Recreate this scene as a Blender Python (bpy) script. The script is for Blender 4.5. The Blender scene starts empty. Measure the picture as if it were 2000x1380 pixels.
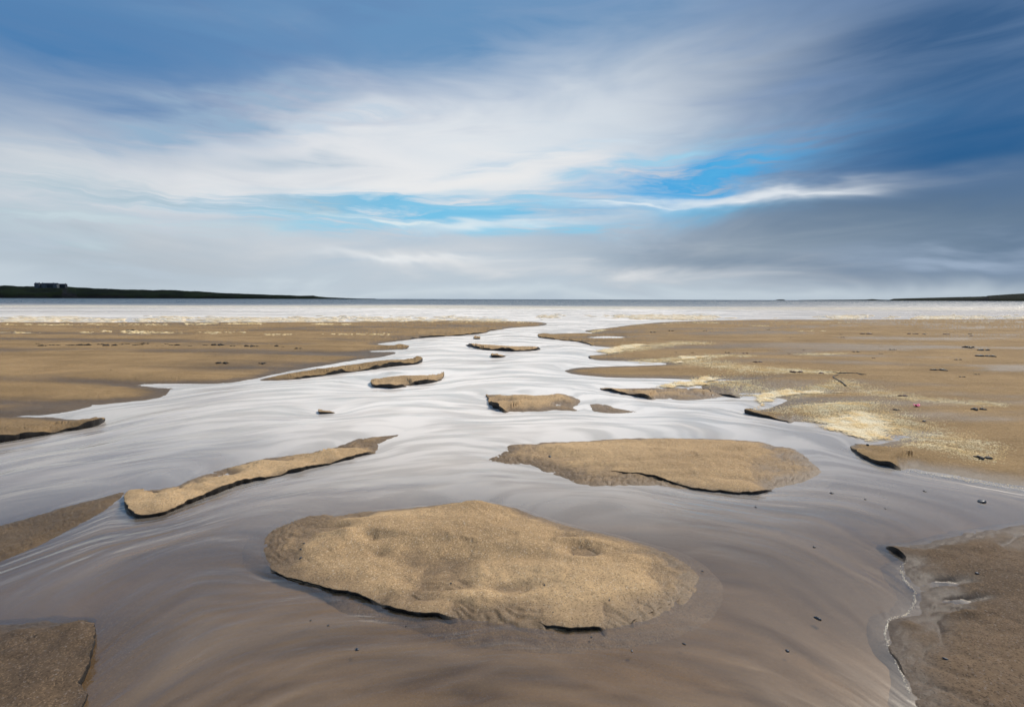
import bpy, bmesh, math, random
import numpy as np
from mathutils import Vector, Matrix
from mathutils.geometry import delaunay_2d_cdt

random.seed(7)
RNG = np.random.default_rng(11)
sc = bpy.context.scene
col = sc.collection

# ------------------------------------------------------------------ camera
CAM_H = 1.2            # tripod height in metres
F_PX, CX, CY = 930.0, 1000.0, 690.0     # focal length and centre on a 2000 x 1380 plate
PITCH = math.atan((CY - 584.3) / F_PX)
ROLL = math.radians(0.17)
fwd = np.array([0, math.cos(PITCH), -math.sin(PITCH)])
rt0 = np.array([1.0, 0, 0]); up0 = np.cross(rt0, fwd)
rgt = rt0 * math.cos(ROLL) + up0 * math.sin(ROLL)
upv = np.cross(rgt, fwd)
cd = bpy.data.cameras.new('camera'); cam = bpy.data.objects.new('camera', cd); col.objects.link(cam)
cd.sensor_width = 36.0; cd.lens = F_PX / 2000.0 * 36.0; cd.clip_start = 0.02; cd.clip_end = 120000
M = Matrix(((rgt[0], upv[0], -fwd[0], 0), (rgt[1], upv[1], -fwd[1], 0), (rgt[2], upv[2], -fwd[2], CAM_H), (0, 0, 0, 1)))
cam.matrix_world = M
sc.camera = cam

def ray(px, py):
    px = np.asarray(px, float); py = np.asarray(py, float)
    return rgt * ((px - CX) / F_PX)[..., None] + upv * ((CY - py) / F_PX)[..., None] + fwd
def ground(px, py, z=0.0):
    d = ray(px, py); t = (z - CAM_H) / np.minimum(d[..., 2], -1e-5)
    return d[..., 0] * t, d[..., 1] * t
def to_px(x, y, z=0.0):
    v = np.stack([np.asarray(x, float), np.asarray(y, float), np.zeros_like(np.asarray(x, float)) + z - CAM_H], -1)
    w = v @ fwd
    return CX + F_PX * (v @ rgt) / w, CY - F_PX * (v @ upv) / w
def at_dist(px, py, Y):
    d = ray(px, py); t = Y / d[..., 1]
    return d[..., 0] * t, CAM_H + d[..., 2] * t

# ------------------------------------------------------------------ light and sky
SUN_EL, SUN_AZ = math.radians(47), math.radians(52)    # ahead and to the right, through thin cloud
SKY_STR = 0.1
sd = bpy.data.lights.new('sun', 'SUN'); sun = bpy.data.objects.new('sun', sd); col.objects.link(sun)
sd.energy = 3.7; sd.angle = math.radians(16); sd.color = (1.0, 0.93, 0.82)
sdir = Vector((math.sin(SUN_AZ) * math.cos(SUN_EL), math.cos(SUN_AZ) * math.cos(SUN_EL), math.sin(SUN_EL)))
sun.rotation_euler = sdir.to_track_quat('Z', 'Y').to_euler(); sun.location = (0, 0, 30)
vs = sc.view_settings; vs.view_transform = 'Standard'; vs.look = 'None'; vs.exposure = 0.0; vs.gamma = 1.0; vs.use_curve_mapping = False

def s2l(c):
    return tuple((v / 255.0 / 12.92) if v <= 10 else ((v / 255.0 + 0.055) / 1.055) ** 2.4 for v in c)

class NT:
    """small helper around a node tree"""
    def __init__(s, tree): s.t = tree; s.n = tree.nodes; s.l = tree.links
    def new(s, typ, **kw):
        nd = s.n.new(typ)
        for k, v in kw.items(): setattr(nd, k, v)
        return nd
    def put(s, sock, v):
        if hasattr(v, 'is_linked') or isinstance(v, bpy.types.NodeSocket): s.l.new(v, sock)
        else: sock.default_value = v
    def math(s, op, a, b=0.0, c=0.0, clamp=False):
        nd = s.new('ShaderNodeMath', operation=op, use_clamp=clamp)
        s.put(nd.inputs[0], a); s.put(nd.inputs[1], b)
        if op in ('MULTIPLY_ADD', 'WRAP', 'COMPARE', 'SMOOTH_MIN', 'SMOOTH_MAX'): s.put(nd.inputs[2], c)
        return nd.outputs[0]
    def vmath(s, op, a, b=(0, 0, 0)):
        nd = s.new('ShaderNodeVectorMath', operation=op)
        s.put(nd.inputs[0], a); s.put(nd.inputs[1], b)
        return nd.outputs['Value'] if op in ('DOT_PRODUCT', 'LENGTH', 'DISTANCE') else nd.outputs[0]
    def comb(s, x, y, z=0.0):
        nd = s.new('ShaderNodeCombineXYZ'); s.put(nd.inputs[0], x); s.put(nd.inputs[1], y); s.put(nd.inputs[2], z); return nd.outputs[0]
    def sep(s, v):
        nd = s.new('ShaderNodeSeparateXYZ'); s.put(nd.inputs[0], v); return nd.outputs
    def noise(s, vec, scale=1.0, detail=3.0, rough=0.5, dist=0.0, dims='2D', color=False):
        nd = s.new('ShaderNodeTexNoise', noise_dimensions=dims)
        s.put(nd.inputs['Vector'], vec); s.put(nd.inputs['Scale'], scale); s.put(nd.inputs['Detail'], detail)
        s.put(nd.inputs['Roughness'], rough); s.put(nd.inputs['Distortion'], dist)
        return nd.outputs['Color'] if color else nd.outputs[0]
    def ramp(s, v, a, b, lo=0.0, hi=1.0):
        nd = s.new('ShaderNodeMapRange', interpolation_type='SMOOTHSTEP'); s.put(nd.inputs[0], v)
        for i, q in enumerate((a, b, lo, hi)): s.put(nd.inputs[1 + i], q)
        return nd.outputs[0]
    def mix(s, f, a, b, blend='MIX'):
        nd = s.new('ShaderNodeMix', data_type='RGBA', blend_type=blend)
        s.put(nd.inputs[0], f)
        for q, v in ((6, a), (7, b)):
            if isinstance(v, tuple) and len(v) == 3: v = v + (1.0,)
            s.put(nd.inputs[q], v)
        return nd.outputs[2]
    def bump(s, h, strength=1.0, distance=1.0, normal=None):
        nd = s.new('ShaderNodeBump'); s.put(nd.inputs['Height'], h); nd.inputs['Strength'].default_value = strength
        nd.inputs['Distance'].default_value = distance
        if normal is not None: s.l.new(normal, nd.inputs['Normal'])
        return nd.outputs[0]
    def mixsh(s, f, a, b):
        nd = s.new('ShaderNodeMixShader'); s.put(nd.inputs[0], f); s.l.new(a, nd.inputs[1]); s.l.new(b, nd.inputs[2]); return nd.outputs[0]

w = bpy.data.worlds.new('World'); sc.world = w; w.use_nodes = True
N = NT(w.node_tree); N.n.clear()
tc = N.new('ShaderNodeTexCoord'); dirv = tc.outputs['Generated']
dx, dy, dz = N.sep(dirv)
az = N.math('ARCTAN2', dx, dy)
el = N.math('ARCSINE', N.math('ABSOLUTE', dz))
sky = N.new('ShaderNodeTexSky', sky_type='NISHITA'); sky.sun_disc = False
sky.sun_elevation = SUN_EL; sky.sun_rotation = SUN_AZ; sky.air_density = 1.0; sky.dust_density = 0.6; sky.ozone_density = 2.0
ae = N.comb(az, el)
# drifting cloud: noise drawn out along the wind, seen in the perspective of a flat layer
den = N.math('ADD', N.math('ABSOLUTE', dz), 0.16)
lay = N.comb(N.math('DIVIDE', dx, den), N.math('DIVIDE', dy, den))
wisp = N.noise(N.vmath('MULTIPLY', lay, (0.8, 1.0, 1.0)), 1.3, 5.0, 0.55, 0.6)
fine = N.noise(N.vmath('MULTIPLY', ae, (3.2, 19.0, 1.0)), 1.0, 5.0, 0.55, 0.5)
warp1 = N.noise(N.vmath('MULTIPLY', ae, (2.6, 9.0, 1.0)), 1.0, 4.0, 0.55, 0.4, color=True)
warp = N.vmath('MULTIPLY', N.vmath('SUBTRACT', warp1, (0.5, 0.5, 0.5)), (0.22, 0.11, 0.0))
aew = N.vmath('ADD', N.comb(az, el, 1.0), warp)
K = 1.0 / SKY_STR
def skyc(rgb): return tuple(v * K for v in s2l(rgb))
c = N.mix(0.42, sky.outputs[0], skyc((74, 124, 178)))
c = N.mix(N.ramp(wisp, 0.42, 0.75, 0.0, 0.5), c, skyc((176, 196, 216)))
# pale veil that thickens toward the horizon all the way round
c = N.mix(N.ramp(el, 0.02, 0.36, 0.92, 0.0), c, skyc((186, 200, 212)))
# cloud masses: (x, y, half width, half height, turn, colour, cover, streakiness)
MASSES = [
 (620, 90, 340, 60, 4, (70, 122, 176), 0.80, 0.3),
 (1240, 110, 330, 120, 0, (140, 170, 200), 0.75, 0.2),
 (300, 335, 480, 75, -5, (205, 212, 216), 0.95, 0.4),
 (180, 420, 260, 60, 4, (160, 186, 200), 0.55, 0.8),
 (820, 300, 480, 105, 7, (232, 233, 235), 1.15, 0.4),
 (1120, 250, 330, 85, 10, (222, 229, 235), 0.85, 0.4),
 (1450, 270, 260, 55, 10, (142, 176, 208), 0.60, 0.6),
 (950, 350, 320, 45, 3, (236, 236, 236), 0.85, 0.3),
 (160, 100, 420, 120, -6, (70, 122, 174), 0.8, 0.3),
 (900, 40, 620, 90, 2, (104, 146, 188), 0.8, 0.4),
 (1900, 100, 560, 270, 0, (62, 98, 140), 0.95, 0.12),
 (1900, 330, 270, 110, 4, (40, 94, 144), 1.05, 0.15),
 (690, 405, 230, 22, 0, (120, 190, 226), 0.85, 0.9),
 (930, 420, 240, 24, 2, (112, 192, 230), 0.95, 0.9),
 (640, 452, 140, 14, 1, (140, 204, 232), 0.85, 0.9),
 (1310, 362, 170, 36, 12, (62, 164, 224), 1.05, 0.9),
 (1330, 415, 190, 22, 3, (104, 192, 236), 0.95, 0.7),
 (1230, 330, 120, 18, 14, (160, 205, 230), 0.55, 0.9),
 (1790, 455, 520, 78, 4, (88, 114, 144), 1.25, 0.2),
 (1720, 470, 400, 54, 3, (98, 122, 148), 1.1, 0.25),
 (1420, 488, 300, 34, 3, (142, 158, 174), 0.75, 0.3),
 (1180, 440, 130, 34, -8, (190, 200, 212), 0.70, 0.5),
 (1480, 379, 200, 17, 3, (234, 238, 242), 0.98, 0.45),
 (1630, 374, 80, 7, 3, (226, 232, 238), 0.70, 0.3),
 (1000, 442, 130, 9, 4, (226, 236, 242), 0.70, 0.5),
 (820, 508, 120, 7, -1, (250, 252, 252), 0.95, 0.3),
 (240, 505, 330, 42, -3, (164, 178, 190), 0.70, 0.5),
 (700, 500, 380, 34, 0, (204, 210, 216), 0.55, 0.5),
 (1150, 525, 320, 18, -2, (222, 224, 226), 0.65, 0.5),
 (1850, 505, 240, 16, 0, (152, 170, 192), 0.55, 0.5),
 (560, 428, 110, 12, 2, (150, 204, 228), 0.7, 0.9),
 (1085, 452, 120, 10, 3, (128, 204, 236), 0.75, 0.8),
 (1400, 335, 90, 12, 16, (84, 172, 224), 0.7, 0.9),
 (1010, 400, 140, 10, 4, (150, 206, 234), 0.6, 0.9),
 (700, 246, 190, 13, 8, (196, 210, 224), 0.55, 0.85),
 (1060, 300, 170, 14, 9, (204, 218, 230), 0.55, 0.85),
 (400, 392, 260, 20, -3, (176, 196, 208), 0.5, 0.9),
 (300, 450, 260, 14, -2, (196, 212, 220), 0.6, 0.9),
 (1240, 395, 150, 8, 3, (214, 228, 238), 0.6, 0.9),
 (760, 432, 130, 7, -5, (216, 230, 236), 0.7, 0.9),
 (560, 318, 130, 12, -3, (176, 194, 210), 0.6, 0.6),
 (420, 230, 260, 26, 8, (150, 178, 204), 0.5, 0.8),
 (1000, 572, 1300, 14, 0, (206, 217, 224), 0.60, 0.2),
]
streak = N.math('SUBTRACT', fine, 0.5)
fine2 = N.noise(N.vmath('MULTIPLY', N.vmath('ADD', ae, N.vmath('MULTIPLY', warp, (0.6, 0.6, 0.0))), (6.0, 62.0, 1.0)), 1.0, 4.0, 0.6, 0.3)
streak2 = N.math('ADD', N.math('MULTIPLY', N.math('SUBTRACT', fine2, 0.5), 0.9), N.math('MULTIPLY', streak, 0.5))
for (px, py, hw, hh, turn, rgb, cover, stk) in MASSES:
    d = ray(px, py); d = d / np.linalg.norm(d)
    a0 = math.atan2(d[0], d[1]); e0 = math.asin(d[2])
    k = math.cos(a0); th = math.radians(turn) - math.atan(math.tan(e0) * math.sin(a0))   # level streaks stay level on the dome
    su = hw / F_PX * k * k + 0.01; sv = hh / F_PX * k; ct, sn = math.cos(th), math.sin(th)
    u = N.vmath('DOT_PRODUCT', aew, (ct / su, sn / su, -(ct * a0 + sn * e0) / su))
    v = N.vmath('DOT_PRODUCT', aew, (-sn / sv, ct / sv, -(-sn * a0 + ct * e0) / sv))
    q = N.math('MULTIPLY_ADD', u, u, N.math('MULTIPLY', v, v))
    g = N.math('POWER', 0.42, q)
    f = N.math('MULTIPLY', g, N.math('MULTIPLY_ADD', streak2 if stk > 0.75 else streak, 4.6 * stk, cover), clamp=True)
    c = N.mix(f, c, skyc(rgb))
bg = N.new('ShaderNodeBackground'); N.l.new(c, bg.inputs[0]); bg.inputs[1].default_value = SKY_STR
wo = N.new('ShaderNodeOutputWorld'); N.l.new(bg.outputs[0], wo.inputs[0])
cy = sc.cycles; cy.use_adaptive_sampling = True; cy.adaptive_threshold = 0.02; cy.adaptive_min_samples = 10; cy.max_bounces = 4; cy.diffuse_bounces = 2; cy.glossy_bounces = 2; cy.transmission_bounces = 2; cy.transparent_max_bounces = 6; cy.sample_clamp_direct = 4.0; cy.sample_clamp_indirect = 4.0; cy.caustics_reflective = False; cy.caustics_refractive = False
w.cycles.sampling_method = 'MANUAL'; w.cycles.sample_map_resolution = 512

# ------------------------------------------------------------------ helpers
def tag(o, label=None, cat=None, group=None, kind=None):
    if label: o['label'] = label
    if cat: o['category'] = cat
    if group: o['group'] = group
    if kind: o['kind'] = kind
    return o
def mesh_obj(name, V, Fc, mat, parent=None, smooth=True, sharp=None, attrs=None):
    me = bpy.data.meshes.new(name)
    V = np.asarray(V, dtype=np.float32); me.vertices.add(len(V)); me.vertices.foreach_set('co', V.ravel())
    if isinstance(Fc, np.ndarray):
        k = Fc.shape[1]; flat = Fc.ravel(); tot = np.full(len(Fc), k)
    else:
        flat = np.array([i for f in Fc for i in f]); tot = np.array([len(f) for f in Fc])
    me.loops.add(len(flat)); me.loops.foreach_set('vertex_index', flat.astype(np.int32))
    me.polygons.add(len(tot)); st = np.concatenate([[0], np.cumsum(tot)[:-1]])
    me.polygons.foreach_set('loop_start', st.astype(np.int32))
    me.update(calc_edges=True)
    me.polygons.foreach_set('use_smooth', np.full(len(tot), bool(smooth)))
    if attrs:
        for k, v in attrs.items():
            a = me.attributes.new(k, 'FLOAT', 'POINT'); a.data.foreach_set('value', np.asarray(v, dtype=np.float32))
    if sharp: me.set_sharp_from_angle(angle=math.radians(sharp))
    me.validate()
    me.materials.append(mat)
    o = bpy.data.objects.new(name, me); col.objects.link(o)
    if parent: o.parent = parent
    return o
_perm = RNG.permutation(512); _perm = np.concatenate([_perm, _perm, _perm]); _gr = RNG.uniform(0, 2 * math.pi, 512)
def perlin(x, y):
    xi = np.floor(x).astype(int); yi = np.floor(y).astype(int); xf = x - xi; yf = y - yi
    u = xf ** 3 * (xf * (xf * 6 - 15) + 10); v = yf ** 3 * (yf * (yf * 6 - 15) + 10)
    def g(i, j, a, b):
        an = _gr[_perm[(_perm[i & 511] + j) & 511]]; return np.cos(an) * a + np.sin(an) * b
    n0 = g(xi, yi, xf, yf) * (1 - u) + g(xi + 1, yi, xf - 1, yf) * u
    n1 = g(xi, yi + 1, xf, yf - 1) * (1 - u) + g(xi + 1, yi + 1, xf - 1, yf - 1) * u
    return (n0 * (1 - v) + n1 * v) * 1.5
def fbm(x, y, lam, octv=4, gain=0.5, seed=0.0):
    x = np.asarray(x) / lam + seed * 17.3; y = np.asarray(y) / lam - seed * 9.1
    s = 0.0; a = 1.0
    for i in range(octv):
        s = s + a * perlin(x, y); x = x * 2.03 + 3.7; y = y * 2.03 + 1.3; a *= gain
    return s
def sstep(a, b, x):
    t = np.clip((x - a) / (b - a), 0, 1); return t * t * (3 - 2 * t)

# ------------------------------------------------------------------ materials
def material(name):
    m = bpy.data.materials.new(name); m.use_nodes = True; n = NT(m.node_tree); n.n.clear()
    out = n.new('ShaderNodeOutputMaterial'); return m, n, out
def principled(n, **kw):
    b = n.new('ShaderNodeBsdfPrincipled')
    for k, v in kw.items():
        s = b.inputs[k]
        if isinstance(v, tuple) and len(v) == 3: v = v + (1.0,)
        n.put(s, v)
    return b
def sand_material(name, light, dark, wetmul=0.42, grain=1.0):
    m, n, out = material(name)
    pos = n.new('ShaderNodeNewGeometry').outputs['Position']
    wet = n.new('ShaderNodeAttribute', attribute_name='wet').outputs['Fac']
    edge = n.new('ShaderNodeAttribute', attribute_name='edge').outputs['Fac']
    px, py, pz = n.sep(pos)
    big = n.noise(pos, 0.9, 5.0, 0.6)
    c = n.mix(n.ramp(big, 0.3, 0.7), light, dark)
    # bands of finer and coarser sand laid down by the tide
    band = n.noise(n.vmath('MULTIPLY', pos, (0.12, 1.3, 1.0)), 1.6, 4.0, 0.6, 0.7)
    c = n.mix(n.ramp(band, 0.42, 0.7, 0.0, 0.6), c, tuple(v * 0.72 for v in dark))
    vo = n.new('ShaderNodeTexVoronoi', feature='F1', voronoi_dimensions='2D'); n.l.new(pos, vo.inputs['Vector']); vo.inputs['Scale'].default_value = 230.0
    gr = n.sep(vo.outputs['Color'])
    c = n.mix(n.ramp(gr[0], 0.6, 1.0, 0.0, 0.6 * grain), c, tuple(v * 0.42 for v in dark))
    c = n.mix(n.ramp(gr[1], 0.72, 1.0, 0.0, 0.6 * grain), c, tuple(v * q for v, q in zip(light, (1.3, 1.3, 1.25))))
    c = n.mix(n.ramp(gr[2], 0.93, 1.0, 0.0, 0.6 * grain), c, tuple(v * q for v, q in zip(light, (1.3, 1.6, 2.2))))
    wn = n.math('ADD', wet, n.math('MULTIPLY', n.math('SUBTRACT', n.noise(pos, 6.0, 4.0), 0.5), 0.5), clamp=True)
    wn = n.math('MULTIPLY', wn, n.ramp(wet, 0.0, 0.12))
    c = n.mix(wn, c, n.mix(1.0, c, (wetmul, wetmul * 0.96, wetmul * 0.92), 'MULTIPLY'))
    c = n.mix(edge, c, (0.014, 0.012, 0.011))  # wet cut faces, their shade also painted into this near-black colour
    h = n.math('ADD', n.math('MULTIPLY', n.noise(pos, 240.0, 2.0, 0.7), 0.0020 * grain), n.math('MULTIPLY', n.noise(pos, 17.0, 3.0, 0.45), 0.0065 * grain))
    rough = n.math('MULTIPLY_ADD', wn, -0.42, 0.92)
    b = principled(n, **{'Base Color': c, 'Roughness': rough, 'Specular IOR Level': n.math('MULTIPLY_ADD', wn, 0.25, 0.12), 'Normal': n.bump(h, 0.9, 1.0)})
    n.l.new(b.outputs[0], out.inputs[0]); return m
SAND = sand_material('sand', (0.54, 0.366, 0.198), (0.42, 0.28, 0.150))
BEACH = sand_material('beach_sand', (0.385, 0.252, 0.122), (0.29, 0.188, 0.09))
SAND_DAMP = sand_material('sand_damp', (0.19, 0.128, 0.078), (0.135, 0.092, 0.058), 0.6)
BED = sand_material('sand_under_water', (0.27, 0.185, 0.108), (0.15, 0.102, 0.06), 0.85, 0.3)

def water_material():
    m, n, out = material('water')
    pos = n.new('ShaderNodeNewGeometry').outputs['Position']
    x, y, z = n.sep(pos)
    bd = n.new('ShaderNodeAttribute', attribute_name='bank_distance').outputs['Fac']      # metres to the nearest sand
    hug = n.math('POWER', 0.37, n.math('DIVIDE', bd, n.math('MULTIPLY_ADD', y, 0.06, 0.10)))
    r = n.math('MAXIMUM', n.vmath('LENGTH', n.comb(x, n.math('SUBTRACT', y, 0.15))), 0.3)
    th = n.math('ARCTAN2', x, n.math('SUBTRACT', y, 0.15))
    lr = n.math('LOGARITHM', r, math.e)
    wob = n.noise(pos, 0.55, 2.0)
    v1 = n.comb(n.math('ADD', n.math('MULTIPLY', lr, 16.0), n.math('MULTIPLY_ADD', wob, 3.0, n.math('MULTIPLY', hug, 2.4))), n.math('MULTIPLY', th, 4.6))
    v2 = n.comb(n.math('ADD', n.math('MULTIPLY', lr, 38.0), n.math('MULTIPLY_ADD', wob, 4.5, n.math('MULTIPLY', hug, 4.0))), n.math('MULTIPLY', th, 8.5), 3.0)
    calm = n.ramp(n.noise(n.vmath('MULTIPLY', pos, (0.6, 0.35, 1)), 1.0, 2.0), 0.38, 0.62, 0.12, 1.0)
    h = n.math('ADD', n.math('MULTIPLY', n.noise(v1, 1.0, 2.0, 0.4, 0.25), 0.0037), n.math('MULTIPLY', n.noise(v2, 1.0, 2.0, 0.5, 0.2), 0.0011))
    h = n.math('MULTIPLY', n.math('MULTIPLY', h, r), calm)
    nor = n.bump(h, 1.0, 1.0)
    q = n.math('DIVIDE', 1116.0, n.math('MAXIMUM', y, 1.0))       # how far below the horizon line
    jit = n.math('MULTIPLY', n.math('SUBTRACT', n.noise(n.vmath('MULTIPLY', pos, (0.018, 0.05, 1)), 1.0, 3.0), 0.5), 7.0)
    qj = n.math('ADD', q, jit)
    sea = n.ramp(qj, 17.5, 9.5)                                  # open water beyond the surf
    surf = n.math('MULTIPLY', n.ramp(qj, 9.5, 17.5), n.ramp(q, 72.0, 44.0))
    lines = n.noise(n.vmath('MULTIPLY', pos, (0.025, 0.26, 1)), 1.0, 4.0, 0.55, 0.5)
    crest = n.math('MULTIPLY', n.ramp(qj, 10.5, 15.0), n.ramp(qj, 21.0, 15.0))
    swell = n.ramp(n.noise(n.vmath('MULTIPLY', pos, (0.006, 0.085, 1)), 1.0, 2.0, 0.5, 0.3), 0.36, 0.62, 0.5, 1.0)
    surf = n.math('MULTIPLY', surf, n.math('MAXIMUM', swell, n.ramp(q, 38.0, 44.0)))
    fo = n.math('MULTIPLY', surf, n.ramp(lines, 0.3, 0.68, 0.36, 0.86))
    fo = n.math('MAXIMUM', fo, n.math('MULTIPLY', crest, n.ramp(lines, 0.3, 0.6, 0.3, 0.75)))
    # whitish foam film plus bright sky reflection painted into the colour, strongest mid-stream
    foam_glare = n.math('MULTIPLY', n.math('MULTIPLY', n.ramp(n.math('ABSOLUTE', th), 0.85, 0.2, 0.62, 1.0), n.ramp(q, 540.0, 170.0, 0.0, 0.95)), n.ramp(n.noise(v2, 0.7, 2.0, 0.45, 0.1), 0.32, 0.66, 0.66, 1.0))
    fo = n.math('MAXIMUM', fo, n.math('MULTIPLY', foam_glare, n.math('SUBTRACT', 1.0, sea)), clamp=True)
    tr = n.new('ShaderNodeBsdfTransparent'); tr.inputs[0].default_value = (0.93, 0.88, 0.80, 1)
    silt = n.new('ShaderNodeBsdfDiffuse'); n.put(silt.inputs[0], n.mix(sea, (0.27, 0.186, 0.112), (0.05, 0.085, 0.12)))
    body = n.mixsh(n.math('MAXIMUM', n.math('MULTIPLY', n.math('SUBTRACT', 1.0, n.math('MULTIPLY', hug, 0.75)), n.math('MULTIPLY_ADD', n.math('SUBTRACT', n.noise(v1, 0.5, 3.0, 0.5, 0.4), 0.5), 1.7, n.ramp(q, 900.0, 450.0, 0.34, 0.5)), clamp=True), n.ramp(q, 120.0, 60.0)), tr.outputs[0], silt.outputs[0])
    fd = n.new('ShaderNodeBsdfDiffuse')
    n.put(fd.inputs[0], n.mix(n.math('MULTIPLY', crest, 0.85), (0.95, 0.88, 0.80), (0.90, 0.80, 0.60)))
    body = n.mixsh(fo, body, fd.outputs[0])
    gl = n.new('ShaderNodeBsdfGlossy'); n.put(gl.inputs['Roughness'], n.math('MULTIPLY_ADD', sea, 0.15, 0.17)); n.l.new(nor, gl.inputs['Normal'])
    gl.inputs[0].default_value = (1.0, 0.965, 0.92, 1)
    fr = n.new('ShaderNodeLayerWeight'); fr.inputs[0].default_value = 0.5; n.l.new(nor, fr.inputs['Normal'])
    sheen = n.math('MULTIPLY_ADD', n.math('POWER', fr.outputs['Facing'], 3.0), 0.93, 0.045)
    fac = n.math('MULTIPLY', sheen, n.math('MULTIPLY_ADD', sea, -0.55, 1.0))
    fac = n.math('MULTIPLY', fac, n.math('MULTIPLY_ADD', fo, -0.8, 1.0))
    n.l.new(n.mixsh(fac, body, gl.outputs[0]), out.inputs[0])
    return m
WATER = water_material()

def simple(name, c1, c2, scale, rough=0.8, bump=0.0, bscale=None, spec=0.3, detail=4.0):
    m, n, out = material(name)
    tcn = n.new('ShaderNodeNewGeometry').outputs['Position']
    f = n.noise(tcn, scale, detail, 0.6, dims='3D')
    kw = {'Base Color': n.mix(n.ramp(f, 0.32, 0.68), c1, c2), 'Roughness': rough, 'Specular IOR Level': spec}
    if bump: kw['Normal'] = n.bump(n.noise(tcn, bscale or scale, 4.0, 0.6), 1.0, bump)
    n.l.new(principled(n, **kw).outputs[0], out.inputs[0]); return m
def lace_material():
    m, n, out = material('foam_lace')
    pos = n.new('ShaderNodeNewGeometry').outputs['Position']
    al = n.new('ShaderNodeAttribute', attribute_name='inset').outputs['Fac']
    big = n.noise(pos, 5.0, 4.0, 0.6); sm = n.noise(pos, 45.0, 3.0, 0.6)
    c = n.mix(n.ramp(big, 0.35, 0.68), (0.92, 0.79, 0.54), (0.84, 0.60, 0.29))
    c = n.mix(n.ramp(sm, 0.56, 0.72, 0.0, 0.5), c, (0.62, 0.42, 0.20))
    b = principled(n, **{'Base Color': c, 'Roughness': 0.9, 'Specular IOR Level': 0.2, 'Normal': n.bump(n.math('ADD', sm, n.math('MULTIPLY', big, 2.0)), 1.0, 0.02)})
    gap = n.math('ADD', al, n.math('ADD', n.math('MULTIPLY', n.math('SUBTRACT', big, 0.5), 1.5), n.math('MULTIPLY', n.math('SUBTRACT', sm, 0.5), 1.3)))
    tr = n.new('ShaderNodeBsdfTransparent')
    n.l.new(n.mixsh(n.ramp(gap, 0.34, 0.80), tr.outputs[0], b.outputs[0]), out.inputs[0]); return m
FOAM = lace_material()
FLECK = simple('foam_flecks', (0.93, 0.79, 0.50), (0.80, 0.56, 0.25), 5.0, 0.9, 0.0, None, 0.2)
SURF_FOAM = simple('surf_foam', (0.88, 0.80, 0.66), (0.80, 0.60, 0.34), 1.6, 0.9, 0.0, None, 0.2)
WEED = simple('seaweed', (0.020, 0.017, 0.014), (0.035, 0.025, 0.018), 40.0, 0.55, 0.004, 120.0, 0.4)
WEED_RED = simple('seaweed_reddish', (0.06, 0.022, 0.015), (0.10, 0.035, 0.02), 40.0, 0.55, 0.004, 120.0, 0.4)
STONE = simple('dark_slate_pebble', (0.018, 0.024, 0.035), (0.035, 0.042, 0.055), 120.0, 0.4, 0.0, None, 0.5)
PINK = simple('pink_plastic', (0.85, 0.02, 0.22), (0.75, 0.015, 0.18), 60.0, 0.35, 0.0, None, 0.5)
def land_material():
    m, n, out = material('headland_turf_and_rock')
    g = n.new('ShaderNodeNewGeometry'); pos = g.outputs['Position']
    grass = n.mix(n.ramp(n.noise(pos, 0.012, 5.0, 0.6), 0.35, 0.65), (0.0035, 0.006, 0.004), (0.008, 0.013, 0.006))
    rock = n.mix(n.ramp(n.noise(n.vmath('MULTIPLY', pos, (0.02, 0.02, 0.25)), 1.0, 5.0, 0.6, dims='3D'), 0.35, 0.68), (0.002, 0.003, 0.005), (0.010, 0.011, 0.013))
    c = n.mix(n.ramp(n.math('ADD', n.sep(g.outputs['Normal'])[2], n.math('MULTIPLY', n.noise(pos, 0.03, 4.0), 0.4)), 0.9, 1.1), rock, grass)
    n.l.new(principled(n, **{'Base Color': c, 'Roughness': 0.95, 'Specular IOR Level': 0.05}).outputs[0], out.inputs[0]); return m
LAND = land_material()

# ------------------------------------------------------------------ sand banks
def catmull(P, sub):
    P = np.array(P, float); n = len(P); out = []
    for i in range(n):
        p0, p1, p2, p3 = P[i - 1], P[i], P[(i + 1) % n], P[(i + 2) % n]
        for t in np.linspace(0, 1, sub, endpoint=False):
            q = 0.5 * ((2 * p1) + (p2 - p0) * t + (2 * p0 - 5 * p1 + 4 * p2 - p3) * t * t + (3 * p1 - p0 - 3 * p2 + p3) * t ** 3)
            lin = p1 + (p2 - p1) * t
            out.append(np.concatenate([lin[:2] * 0.35 + q[:2] * 0.65, lin[2:]]))
    return np.array(out)
def resample(P, ds):
    Q = np.vstack([P, P[:1]]); L = np.hypot(*(Q[1:, :2] - Q[:-1, :2]).T); s = np.concatenate([[0], np.cumsum(L)])
    n = max(8, int(s[-1] / ds)); t = np.linspace(0, s[-1], n, endpoint=False)
    return np.stack([np.interp(t, s, Q[:, k]) for k in range(Q.shape[1])], 1)
def seg_dist(X, Y, P, A):
    """distance to the ring P and the attribute A of the nearest ring point"""
    best = np.full(X.shape, 1e18); att = np.zeros(X.shape)
    B = np.roll(P, -1, 0); Ab = np.roll(A, -1)
    for i in range(len(P)):
        ex, ey = B[i] - P[i]; l2 = ex * ex + ey * ey + 1e-18
        rx = X - P[i, 0]; ry = Y - P[i, 1]
        t = np.clip((rx * ex + ry * ey) / l2, 0, 1)
        d = (rx - t * ex) ** 2 + (ry - t * ey) ** 2
        mk = d < best
        best = np.where(mk, d, best); att = np.where(mk, A[i] + (Ab[i] - A[i]) * t, att)
    return np.sqrt(best), att

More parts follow.
